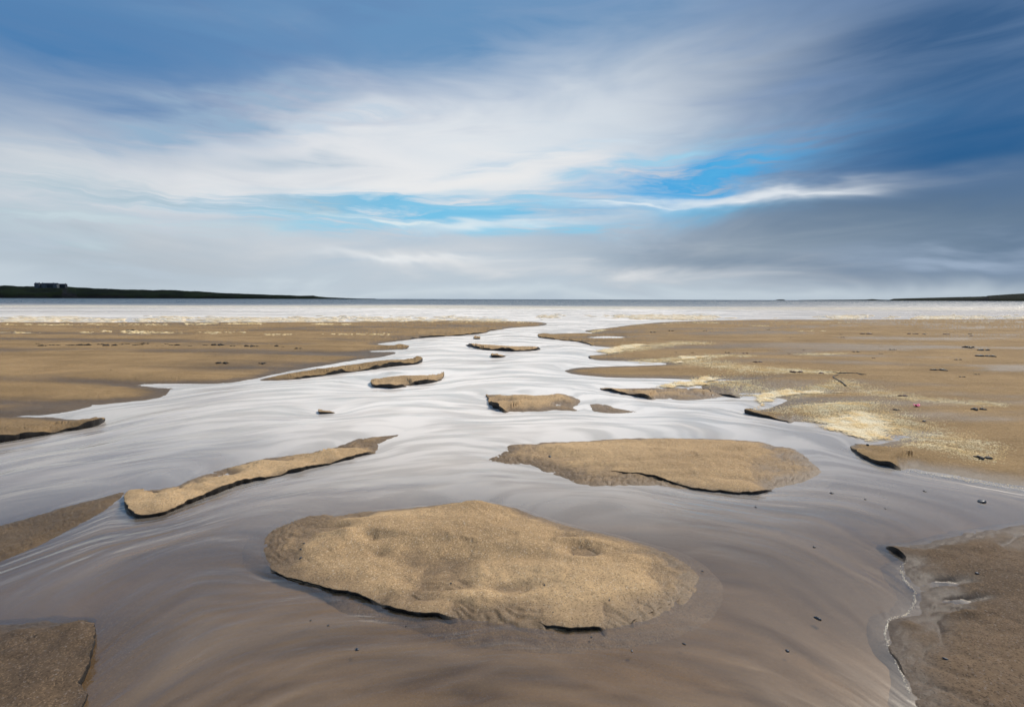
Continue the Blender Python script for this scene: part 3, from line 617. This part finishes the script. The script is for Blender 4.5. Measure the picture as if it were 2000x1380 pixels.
def house(px0, px1, eave, ridge, foot, Y, label, wall, nwin, chim):
    (xa, xb), (za, _) = at_dist(np.array([px0, px1]), np.array([foot, foot]), Y)
    ze = at_dist(np.array([px0]), np.array([eave]), Y)[1][0]; zr = at_dist(np.array([px0]), np.array([ridge]), Y)[1][0]
    L = xb - xa; h = ze - za; rise = zr - ze
    root = bpy.data.objects.new('house', None); col.objects.link(root); root.location = (xa, Y, za)
    tag(root, label, 'house', 'houses on the left headland')
    V, Fc = [], []; box(V, Fc, 0, L, 0, 8, -4, h); mesh_obj('wall', V, Fc, wall, root, smooth=False)
    o = 0.5; V = [(-o, -o, h + .02), (L + o, -o, h + .02), (L + o, 8 + o, h + .02), (-o, 8 + o, h + .02), (-o, 4, h + rise), (L + o, 4, h + rise)]
    rf = mesh_obj('roof', V, [(0, 1, 5, 4), (2, 3, 4, 5), (0, 4, 3), (1, 2, 5), (0, 3, 2, 1)], SLATE, root, smooth=False)
    for cxx in chim:
        V, Fc = [], []; box(V, Fc, cxx * L - .5, cxx * L + .5, 3.6, 4.4, h + rise - .5, h + rise + 1.2); mesh_obj('chimney', V, Fc, wall, rf, smooth=False)
    for k in range(nwin):
        xx = (k + .5) / nwin * L; V, Fc = [], []; box(V, Fc, xx - .55, xx + .55, -.06, .05, h * .35, h * .8)
        mesh_obj('window', V, Fc, PANE, root, smooth=False)
HY = 1385
house(67, 76, 554.4, 552.0, 559.5, HY - 4, 'tall pale house at the left end of the headland row', WALL_W, 3, (.1, .9))
house(80, 91, 554.6, 552.2, 559.3, HY, 'white cottage second from the left on the headland row', WALL_W, 3, (.1,))
house(92, 104, 554.6, 552.3, 559.3, HY, 'dark-walled cottage in the middle of the headland row', WALL_D, 4, (.9,))
house(103.5, 111, 554.9, 552.4, 559.3, HY - 14, 'small gleaming white house standing forward in the headland row', WALL_W, 2, ())
house(111.5, 127, 555.6, 553.7, 559.3, HY, 'long low dark house at the right end of the headland row', WALL_D, 5, (.95,))

# ------------------------------------------------------------------ foam
def flecks(name, px, py, size, bank, label, mat, flat=0.45, stretch=1.0, zmin=0.004, turn=0.25):
    px = np.asarray(px); py = np.asarray(py); n = len(px); x, y = ground(px, py)
    z = bank.z(px, py) if bank is not None else np.zeros(n)
    z = np.maximum(z, zmin - 0.004)
    k = 6; an = np.arange(k) / k * 2 * math.pi
    rot = RNG.uniform(0, 6.28, n); st = 1 + RNG.uniform(0, stretch, n)
    r0 = size[:, None] * RNG.uniform(0.7, 1.25, (n, k))
    ux = np.cos(an)[None] * r0 * st[:, None]; uy = np.sin(an)[None] * r0 / np.sqrt(st)[:, None]
    cr, sr = np.cos(rot * turn)[:, None], np.sin(rot * turn)[:, None]
    X = x[:, None] + ux * cr - uy * sr; Yv = y[:, None] + ux * sr + uy * cr
    low = np.stack([X, Yv, np.repeat((z - 0.004)[:, None], k, 1)], 2)
    mid = np.stack([x[:, None] + (X - x[:, None]) * .8, y[:, None] + (Yv - y[:, None]) * .8, z[:, None] + size[:, None] * flat * RNG.uniform(.6, 1, (n, k))], 2)
    top = np.stack([x, y, z + size * flat * 1.5], 1)[:, None, :]
    V = np.concatenate([low, mid, top], 1).reshape(-1, 3); m = 2 * k + 1
    f = []
    for a in range(k):
        b = (a + 1) % k; f += [(a, b, k + b), (a, k + b, k + a), (k + a, k + b, 2 * k)]
    f = np.array(f); Fc = (f[None] + (np.arange(n) * m)[:, None, None]).reshape(-1, 3)
    o = mesh_obj(name, V, Fc, mat); tag(o, label, 'foam', None, 'stuff'); return o
def along(path, n, spread, bias=1.0):
    """scatter points round a line: path of (x, y, spread factor, density)"""
    P = np.array(path, float); L = np.hypot(np.diff(P[:, 0]), np.diff(P[:, 1]) * 3); dn = (P[:-1, 3] + P[1:, 3]) / 2 * L
    seg = RNG.choice(len(L), n, p=dn / dn.sum()); t = RNG.random(n)[:, None]
    q = P[seg] + (P[seg + 1] - P[seg]) * t
    g = RNG.normal(0, 1, (n, 2))
    return q[:, 0] + g[:, 0] * q[:, 2] * spread[0], q[:, 1] + g[:, 1] * q[:, 2] * spread[1]
def foam_size(py, lo, hi):
    D = 1116 / np.maximum(py - 584, 5); return RNG.uniform(lo, hi, len(py)) ** 1.0 * np.clip(D / 5, .7, 4) ** 0.8

def foam_patch(pts, label, h, bank, seed, wob=0.02):
    mx = sum(p[0] for p in pts) / len(pts); my = sum(p[1] for p in pts) / len(pts)
    L = Layer([(mx + (p[0] - mx) * 1.2, my + (p[1] - my) * 1.3, 0) for p in pts], h=h, w=0.05, ds=3, step=(3, 1.6), amp=h * 0.6, lam=0.10, jag=wob, ter=0, skirt=0.01, z0=0.004, seed=seed, cr=0)
    rp = np.stack(to_px(L.ring[:, 0], L.ring[:, 1]), 1)
    V, Fc, _, _ = L.build()
    n = len(V); qx, qy = to_px(V[:, 0], V[:, 1]); base = np.maximum(bank.z(qx, qy), 0.0)
    V[:, 2] += base
    dd, _ = seg_dist(V[:, 0], V[:, 1], L.ring, np.zeros(len(L.ring))); dd[-3 * len(L.ring):] = 0
    fade = 0.5 * dd.max()
    o = mesh_obj('foam_patch', V, Fc, FOAM, attrs={'inset': np.clip(dd / fade, 0, 1.3)}); tag(o, label, 'foam', 'foam patches on the right bank', 'stuff'); return o
foam_patch([(1578, 823), (1620, 818), (1660, 812), (1690, 816), (1725, 826), (1750, 840), (1755, 852), (1735, 859), (1700, 863), (1680, 860), (1645, 850), (1605, 838)], 'large cream foam pool between two right-hand sand points', 0.008, RIGHT, 41, 0.035)
foam_patch([(1475, 774), (1500, 768), (1545, 768), (1600, 769), (1620, 772), (1560, 775), (1525, 778), (1505, 788), (1480, 797), (1474, 799), (1490, 787)], 'curved white foam wedge in the notch above the right-hand point', 0.010, RIGHT, 42, 0.04)
foam_patch([(1300, 755), (1320, 746), (1350, 742), (1390, 739), (1400, 744), (1380, 750), (1350, 755), (1320, 758)], 'yellowish foam heap at the end of the narrow inlet', 0.02, RIGHT, 43, 0.05)
foam_patch([(1165, 688), (1175, 681), (1215, 677), (1260, 679), (1250, 685), (1215, 690), (1185, 693)], 'bright golden foam sheet far up the right bank', 0.014, RIGHT, 44, 0.08)
foam_patch([(1235, 708), (1290, 706), (1340, 700), (1390, 700), (1370, 705), (1320, 710), (1270, 712)], 'pale foam tongue along the second inlet on the right', 0.012, RIGHT, 45, 0.06)

paths = [([(1580, 812, 1, 1), (1640, 805, 1.2, 1.6), (1700, 820, 1.4, 2), (1760, 838, 1.2, 1.4), (1830, 858, 1, .5), (1950, 890, .8, .4)], 2600, (26, 7)),
         ([(1470, 770, 1, 1), (1560, 767, .6, 1), (1620, 762, .6, 1), (1645, 755, .6, .6), (1690, 770, .9, .6), (1800, 790, .7, .5), (1960, 803, .6, .25)], 1700, (20, 4)),
         ([(1540, 800, 1.3, .8), (1620, 802, 1.2, 1), (1700, 800, 1, .3)], 700, (30, 5)),
         ([(1310, 752, .7, 1), (1400, 742, 1, 1.4), (1460, 762, 1, .7), (1500, 772, 1, .6)], 1300, (22, 4)),
         ([(1330, 706, .8, 1), (1400, 716, 1, 1.2), (1450, 728, 1, 1), (1560, 733, .5, .8), (1640, 737, .4, .6)], 1700, (24, 4)),
         ([(1170, 688, .8, 1), (1260, 682, .8, 1), (1330, 674, .6, .6), (1380, 676, .5, .4)], 900, (22, 3)),
         ([(1230, 706, .5, 1), (1340, 704, .7, 1), (1420, 700, .4, .7), (1470, 702, .3, .4)], 700, (20, 3)),
         ([(1780, 870, .8, .6), (1940, 905, .8, .5)], 500, (24, 5)),
         ([(1565, 700, .8, 1), (1640, 698, .6, .8)], 160, (20, 2)), ([(1150, 650, .5, 1), (1180, 646, .5, .6)], 160, (10, 2))]
fx, fy, fs = [], [], []
for p, n, sp in paths:
    a, b = along(p, int(n * 4.6), sp); fx.append(a); fy.append(b)
for p, n in (([(1578, 823), (1660, 811), (1725, 825), (1756, 842), (1757, 854), (1735, 860)], 1500), ([(1475, 774), (1545, 767), (1620, 771), (1560, 776), (1510, 784)], 800), ([(1310, 757), (1350, 741), (1400, 740), (1380, 752)], 600), ([(1170, 690), (1215, 677), (1262, 680), (1250, 687)], 500), ([(1240, 709), (1340, 700), (1392, 700), (1320, 711)], 500)):
    a, b = along([(q[0], q[1], 1, 1) for q in p], n, (9, 2.2)); fx.append(a); fy.append(b)
fx = np.concatenate(fx); fy = np.concatenate(fy)
zz = RIGHT.z(fx, fy); keep = zz > 0.0; fx, fy = fx[keep], fy[keep]
flecks('foam_flecks', fx, fy, foam_size(fy, 0.0018, 0.0075), RIGHT, 'scattered golden foam flecks strewn over the right-hand sand', FLECK, 0.22, 1.5)
# foam along the waterline and the lines the tide left
def shore_line(x0, x1, y, n, sy, clump, seed):
    px = RNG.uniform(x0, x1, n * 3); keepp = fbm(px, px * 0 + y, clump, 3, 0.6, seed) > RNG.normal(0.05, 0.22, n * 3); px = px[keepp][:n]
    return px, y + RNG.normal(0, sy, len(px)) + 1.2 * fbm(px, px * 0, 130, 2, .5, seed + 1)
def multi(specs):
    X, Y_ = zip(*[shore_line(*s) for s in specs]); return np.concatenate(X), np.concatenate(Y_)
x_, y_ = multi([(-300, 1060, 625.5, 1500, 2.0, 90, 51), (-300, 1000, 620.5, 500, 1.6, 120, 52), (1240, 2300, 620, 1700, 2.2, 90, 53), (1050, 1400, 618, 260, 1.8, 100, 54)])
flecks('shoreline_foam', x_, y_, RNG.uniform(0.03, 0.13, len(x_)), None, 'broken cream foam line along the edge of the sea', SURF_FOAM, 0.3, 4.0, turn=0.06)
x_, y_ = multi([(-200, 330, 637, 260, .8, 70, 55), (360, 800, 635.5, 500, .9, 90, 56), (-200, 480, 654, 520, 1.0, 70, 57), (480, 760, 657, 160, .8, 60, 58), (200, 300, 651, 90, .8, 40, 59), (760, 1060, 631, 200, .9, 80, 60)])
kk = LEFT.z(x_, y_) > 0; x_, y_ = x_[kk], y_[kk]
flecks('foam_flecks', x_, y_, foam_size(y_, 0.003, 0.012), LEFT, 'yellow dried foam lines left by the tide on the left-hand sand', FLECK, 0.3, 2.5)
x_, y_ = multi([(1300, 2200, 633, 420, .8, 90, 61), (1560, 1620, 650, 50, .7, 40, 62), (1440, 1500, 640, 40, .7, 40, 63), (1230, 1330, 634, 60, .7, 40, 64)])
kk = RIGHT.z(x_, y_) > 0; x_, y_ = x_[kk], y_[kk]
flecks('foam_flecks', x_, y_, foam_size(y_, 0.003, 0.011), RIGHT, 'thin yellow foam line on the far right-hand sand', FLECK, 0.3, 2.5)
# white bubbles round the bottom right bank and the right-hand bank
rim = [(1768, 1100), (1757, 1106), (1766, 1131), (1785, 1151), (1788, 1175), (1770, 1200), (1737, 1208), (1728, 1236), (1737, 1262), (1756, 1303), (1776, 1350)]
P = [(x, y, 1, d) for (x, y), d in zip(rim, (0.3, 1, 1, .8, .8, 1, 2, 1, .6, .6, .5))]
a, b = along(P, 420, (1.6, 1.4))
P = [(1770, 917, 1, .4), (1810, 924, 1, 1), (1870, 933, 1, 1.2), (1935, 944, 1, 1), (2100, 968, 1, .6)]
a2, b2 = along(P, 700, (10, 1.6))
a = np.concatenate([a, a2]); b = np.concatenate([b, b2])
flecks('foam_bubbles', a, b, RNG.uniform(0.0006, 0.0022, len(a)) * np.where(b < 1000, 1.8, 1.0), None, 'white bubble rim along the waterline of the right-hand banks', SURF_FOAM, 0.35, 1.5, 0.003)

# ------------------------------------------------------------------ seaweed, pebbles, litter
def nth(k):
    return ['first', 'second', 'third', 'fourth', 'fifth', 'sixth', 'seventh', 'eighth', 'ninth', 'tenth', 'eleventh', 'twelfth', 'thirteenth', 'fourteenth', 'fifteenth', 'sixteenth', 'seventeenth', 'eighteenth', 'nineteenth', 'twentieth',
            'twenty-first', 'twenty-second', 'twenty-third', 'twenty-fourth', 'twenty-fifth', 'twenty-sixth', 'twenty-seventh', 'twenty-eighth', 'twenty-ninth', 'thirtieth'][k]
def weed(px, py, wpx, label, bank, group=None, mat=None, fronds=7, seed=0):
    rng = random.Random(seed * 31 + int(px)); x, y = ground(np.array([px]), np.array([py])); x, y = float(x[0]), float(y[0])
    z = max(float(bank.z([px], [py])[0]), 0) if bank else 0.0
    Wm = 0.72 * wpx / F_PX * math.hypot(x, y); V, Fc = [], []
    for k in range(fronds):
        ang = rng.uniform(-0.5, 0.5) + (math.pi if rng.random() < .5 else 0); L = Wm * rng.uniform(.3, .6); wd = L * rng.uniform(.10, .2)
        cx_, cy_ = rng.uniform(-.03, .03) * Wm, rng.uniform(-.03, .03) * Wm; n = 6; b = len(V); bend = rng.uniform(-1.2, 1.2)
        for i in range(n + 1):
            t = i / n; a = ang + bend * t; cx_ += math.cos(a) * L / n; cy_ += math.sin(a) * L / n
            ww = wd * (0.35 + math.sin(math.pi * min(t * .9 + .08, 1))) * rng.uniform(.7, 1.2); hz = Wm * (.03 + .10 * math.sin(math.pi * t) * rng.random()) + .003
            nx, ny = -math.sin(a) * ww, math.cos(a) * ww
            V += [(cx_ + nx, cy_ + ny, hz * .3), (cx_, cy_, hz + ww * .35), (cx_ - nx, cy_ - ny, hz * .3), (cx_, cy_, -.004)]
        for i in range(n):
            for q in range(4):
                Fc.append((b + i * 4 + q, b + i * 4 + (q + 1) % 4, b + i * 4 + 4 + (q + 1) % 4, b + i * 4 + 4 + q))
        Fc += [(b + 3, b + 2, b + 1, b), (b + n * 4, b + n * 4 + 1, b + n * 4 + 2, b + n * 4 + 3)]
    o = mesh_obj('seaweed', V, Fc, mat or WEED); o.location = (x, y, z); tag(o, label, 'seaweed', group); return o
GW = 'loose seaweed on the right-hand sand'
for i, (px, py, wp, lab, mt) in enumerate([
    (1897, 686, 24, 'dark flat seaweed strip, uppermost of three at the right edge', WEED), (1922, 692, 24, 'dark flat seaweed strip, middle of three at the right edge', WEED),
    (1924, 703, 26, 'dark flat seaweed strip, lowest of three at the right edge', WEED), (1871, 711, 13, 'compact dark seaweed clump just left of the right-edge strips', WEED),
    (1877, 746, 11, 'small dark seaweed knot low on the far right sand', WEED), (1908, 741, 9, 'pair of faint dark weed scraps near the right edge', WEED),
    (1832, 733, 26, 'arched thin dark weed sprig on the far right sand', WEED), (1720, 698, 7, 'tiny dark weed fleck in mid right sand, upper of two', WEED),
    (1706, 708, 7, 'tiny reddish weed fleck in mid right sand, lower of two', WEED_RED), (1752, 810, 13, 'dark seaweed tuft left of the pink scrap', WEED),
    (1910, 811, 30, 'long thin dark weed strip at the right edge below the foam line', WEED), (1762, 782, 20, 'slim reddish weed strand above the pink scrap', WEED_RED),
    (1604, 766, 10, 'reddish-brown weed clump on the white foam channel', WEED_RED), (1556, 735, 26, 'flat brown weed strip along the foam line, left one', WEED_RED),
    (1598, 738, 20, 'flat reddish weed strip along the foam line, right one', WEED_RED), (1920, 903, 26, 'dark weed smear at the right edge above the right-hand bank tip', WEED),
    (1480, 714, 20, 'fine dark weed wisps left on the foamy sand', WEED_RED), (1377, 650, 9, 'small dark weed scrap far out on the right sand', WEED)]):
    weed(px, py, wp, lab, RIGHT, GW, mt, 7 if wp > 12 else 5, i)
GL = 'dark weed scraps in the wrack line on the left sand'
weed(434, 714, 26, 'dark flat seaweed mat alone in a hollow of the left sand', LEFT, None, WEED, 8, 50)
weed(219, 731, 5, 'single tiny dark weed speck on the left sand', LEFT, None, WEED, 4, 51)
weed(254, 649, 14, 'dark weed clump heaped on the yellow foam line on the left', LEFT, None, WEED, 7, 52)
for i, (px, py, wp) in enumerate(sorted([(74, 677, 6), (88, 681, 18), (101, 680, 10), (117, 680, 9), (132, 680, 9), (148, 680, 12), (165, 680, 22), (196, 679, 12), (215, 681, 22), (236, 679, 10), (250, 678, 8), (262, 680, 10), (276, 679, 12), (286, 677, 14), (308, 681, 5), (318, 681, 5), (326, 678, 7), (333, 680, 12), (352, 680, 18), (372, 682, 6), (402, 680, 9), (424, 680, 26), (456, 682, 12), (488, 682, 26), (500, 682, 12), (545, 681, 22), (553, 682, 8), (584, 685, 16), (509, 713, 22)])):
    weed(px, py, wp, nth(i) + ' dark weed scrap from the left in the wrack line on the left sand', LEFT, GL, WEED, 5, 60 + i)
for i, (px, py, wp) in enumerate(sorted([(1275, 653, 12), (1310, 650, 14), (1500, 648, 8), (1640, 658, 8), (1690, 657, 20), (1780, 657, 18), (1800, 658, 12), (1850, 658, 14), (1890, 657, 10), (1900, 661, 12), (1320, 693, 7), (1352, 694, 8), (1420, 695, 12), (1540, 698, 6), (1570, 690, 6), (1645, 664, 8), (1545, 664, 6), (1455, 697, 14), (1670, 694, 14), (1745, 690, 14)])):
    weed(px, py, wp, nth(i) + ' tiny weed scrap from the left on the far right sand', RIGHT, 'tiny weed scraps on the far right sand', WEED_RED if i % 2 else WEED, 4, 120 + i)

def tube(name, pts_px, rad, bank, mat, parent=None, lift=0.004):
    px, py = np.array([p[0] for p in pts_px], float), np.array([p[1] for p in pts_px], float)
    t = np.linspace(0, 1, len(px)); tt = np.linspace(0, 1, len(px) * 6); px, py = np.interp(tt, t, px), np.interp(tt, t, py)
    x, y = ground(px, py); z = np.maximum(bank.z(px, py), 0) + lift; n = len(x)
    x = x + 0.01 * fbm(x, y, .1, 2, .5, 3); y = y + 0.02 * fbm(x, y, .15, 2, .5, 4)
    r = rad * (1 - .7 * tt) * (1 + .4 * fbm(x, y, .08, 2, .5, 6)); k = 6; V = []
    tx = np.gradient(x); ty = np.gradient(y); l = np.hypot(tx, ty) + 1e-9
    for a in range(k):
        c_, s_ = math.cos(a * 2 * math.pi / k), math.sin(a * 2 * math.pi / k)
        V.append(np.stack([x - ty / l * c_ * r, y + tx / l * c_ * r, z + s_ * r], 1))
    V = np.stack(V, 1).reshape(-1, 3); Fc = []
    for i in range(n - 1):
        for a in range(k): Fc.append((i * k + a, i * k + (a + 1) % k, (i + 1) * k + (a + 1) % k, (i + 1) * k + a))
    Fc += [tuple(range(k))[::-1], tuple((n - 1) * k + a for a in range(k))]
    return mesh_obj(name, V, Fc, mat, parent)
root = bpy.data.objects.new('seaweed_stalk', None); col.objects.link(root)
tag(root, 'dark kinked seaweed stalk with side branches above the white foam channel', 'seaweed', GW)
tube('stem', [(1652, 762), (1640, 756), (1628, 751), (1626, 746), (1634, 742), (1640, 738)], 0.011, RIGHT, WEED, root)
tube('branch', [(1640, 738), (1630, 736), (1612, 736)], 0.009, RIGHT, WEED, root)
tube('branch', [(1640, 738), (1660, 738), (1675, 739), (1690, 741)], 0.012, RIGHT, WEED, root)
tube('branch', [(1672, 738), (1680, 741), (1686, 743)], 0.009, RIGHT, WEED, root)

def pebble(px, py, d, label, bank, seed):
    rng = random.Random(seed); x, y = ground(np.array([px]), np.array([py])); x, y = float(x[0]), float(y[0])
    r = d / F_PX * math.hypot(x, y) / 2
    z = (max(float(bank.z([px], [py])[0]), -0.02) + r * .25) if bank else 0.001
    bm = bmesh.new(); bmesh.ops.create_icosphere(bm, subdivisions=2, radius=1.0)
    ph = [rng.uniform(0, 6) for _ in range(3)]
    for v in bm.verts:
        k = 1 + .13 * math.sin(3 * v.co.x + ph[0]) + .12 * math.sin(3.5 * v.co.y + ph[1]) + .08 * math.sin(5 * v.co.z + ph[2])
        v.co = Vector((v.co.x * k * r * rng.uniform(1.05, 1.1), v.co.y * k * r * .8, v.co.z * k * r * .5))
    me = bpy.data.meshes.new('pebble'); bm.to_mesh(me); bm.free(); me.materials.append(STONE)
    for p in me.polygons: p.use_smooth = True
    o = bpy.data.objects.new('pebble', me); col.objects.link(o); o.location = (x, y, z); o.rotation_euler = (rng.uniform(-.2, .2), rng.uniform(-.2, .2), rng.uniform(0, 6))
    tag(o, label, 'pebble', 'small dark pebbles'); return o
PEB = [
 (594, 1069, 4.5, 'dark pebble on the left end of the nearest sand island, top of three', A), (588, 1080, 4.5, 'dark pebble on the left end of the nearest sand island, middle of three', A),
 (587, 1097, 6, 'dark pebble on the left end of the nearest sand island, lowest and largest of three', A), (881, 1146, 4, 'tiny dark pebble in the hollow at the middle of the nearest sand island', A),
 (1120, 1103, 3.5, 'tiny dark pebble below the right-hand dimple of the nearest sand island', A), (1063, 1155, 4.5, 'dark pebble right of centre low on the nearest sand island', A),
 (1190, 1181, 3.5, 'tiny dark pebble near the right front of the nearest sand island', A), (1080, 1204, 3.5, 'tiny dark pebble just above the front lip of the nearest sand island', A),
 (1372, 1115, 5, 'dark pebble in shallow water off the right tip of the nearest sand island', None), (1074, 897, 6, 'dark blue pebble on the left part of the broad flat-topped island', B),
 (1155, 1244, 5, 'dark pebble in the water just below the front lip of the nearest island', None), (1336, 1257, 6, 'dark greenish pebble in the water below right of the nearest island', None),
 (1234, 1271, 6, 'dark pebble in the water at the bottom, right of centre', None), (697, 1268, 8, 'largest dark pebble in the water at the bottom, left of centre', None),
 (641, 1221, 4.5, 'dark pebble in the water below the left front edge of the nearest island', None), (607, 1211, 4, 'faint dark pebble in the water left of its neighbour below the nearest island', None),
 (793, 1222, 4, 'dark pebble in the water below the middle front of the nearest island', None), (1538, 1271, 7, 'dark pebble in the water at the bottom right', None),
 (1597, 1207, 10, 'dark blurred stone under the water in the lower right', None), (1590, 1068, 5, 'dark pebble in the rippled water right of the nearest island', None),
 (1624, 963, 6, 'dark pebble in the water off the right tip of the broad island', None), (1690, 975, 4, 'small dark pebble in the grey water at right, upper of two', None),
 (1730, 993, 4, 'small dark pebble in the grey water at right, lower of two', None), (1476, 990, 4.5, 'dark pebble in the water in front of the broad island', None),
 (1917, 980, 11, 'largest dark stone under the water at the right edge', None), (1806, 959, 5, 'dark pebble in the water below the right-hand bank', None),
 (1694, 874, 5, 'dark blue pebble on the tip of the right-hand bank', RIGHT), (1804, 830, 5, 'dark pebble on the sand below the pink scrap', RIGHT),
 (1907, 1130, 5, 'dark pebble on the damp bottom right bank', F_), (1845, 1300, 6, 'dark pebble at the bottom edge of the damp right bank', F_)]
for i, (px, py, d, lab, bk) in enumerate(PEB): pebble(px, py, d, lab, bk, 300 + i)

# pink plastic scrap: a creased, curled bit of sheet
x, y = ground(np.array([1789.0]), np.array([804.0])); z = float(RIGHT.z([1789], [804])[0]); V, Fc = [], []
for i in range(7):
    for j in range(5):
        u, v = (i - 3) / 3, (j - 2) / 2
        V.append((u * .030 * (1 - .15 * v * v), v * .022 * (1 - .2 * u * u), .006 + .012 * u * u + .008 * math.sin(3 * v + u) + .004 * (i % 2)))
for i in range(6):
    for j in range(4): Fc.append((i * 5 + j, (i + 1) * 5 + j, (i + 1) * 5 + j + 1, i * 5 + j + 1))
pk = mesh_obj('plastic_scrap', V, Fc, PINK); pk.location = (float(x[0]), float(y[0]), z + .004)
sm = pk.modifiers.new('thickness', 'SOLIDIFY'); sm.thickness = 0.003
tag(pk, 'small bright pink plastic scrap lying on the right-hand sand', 'litter')
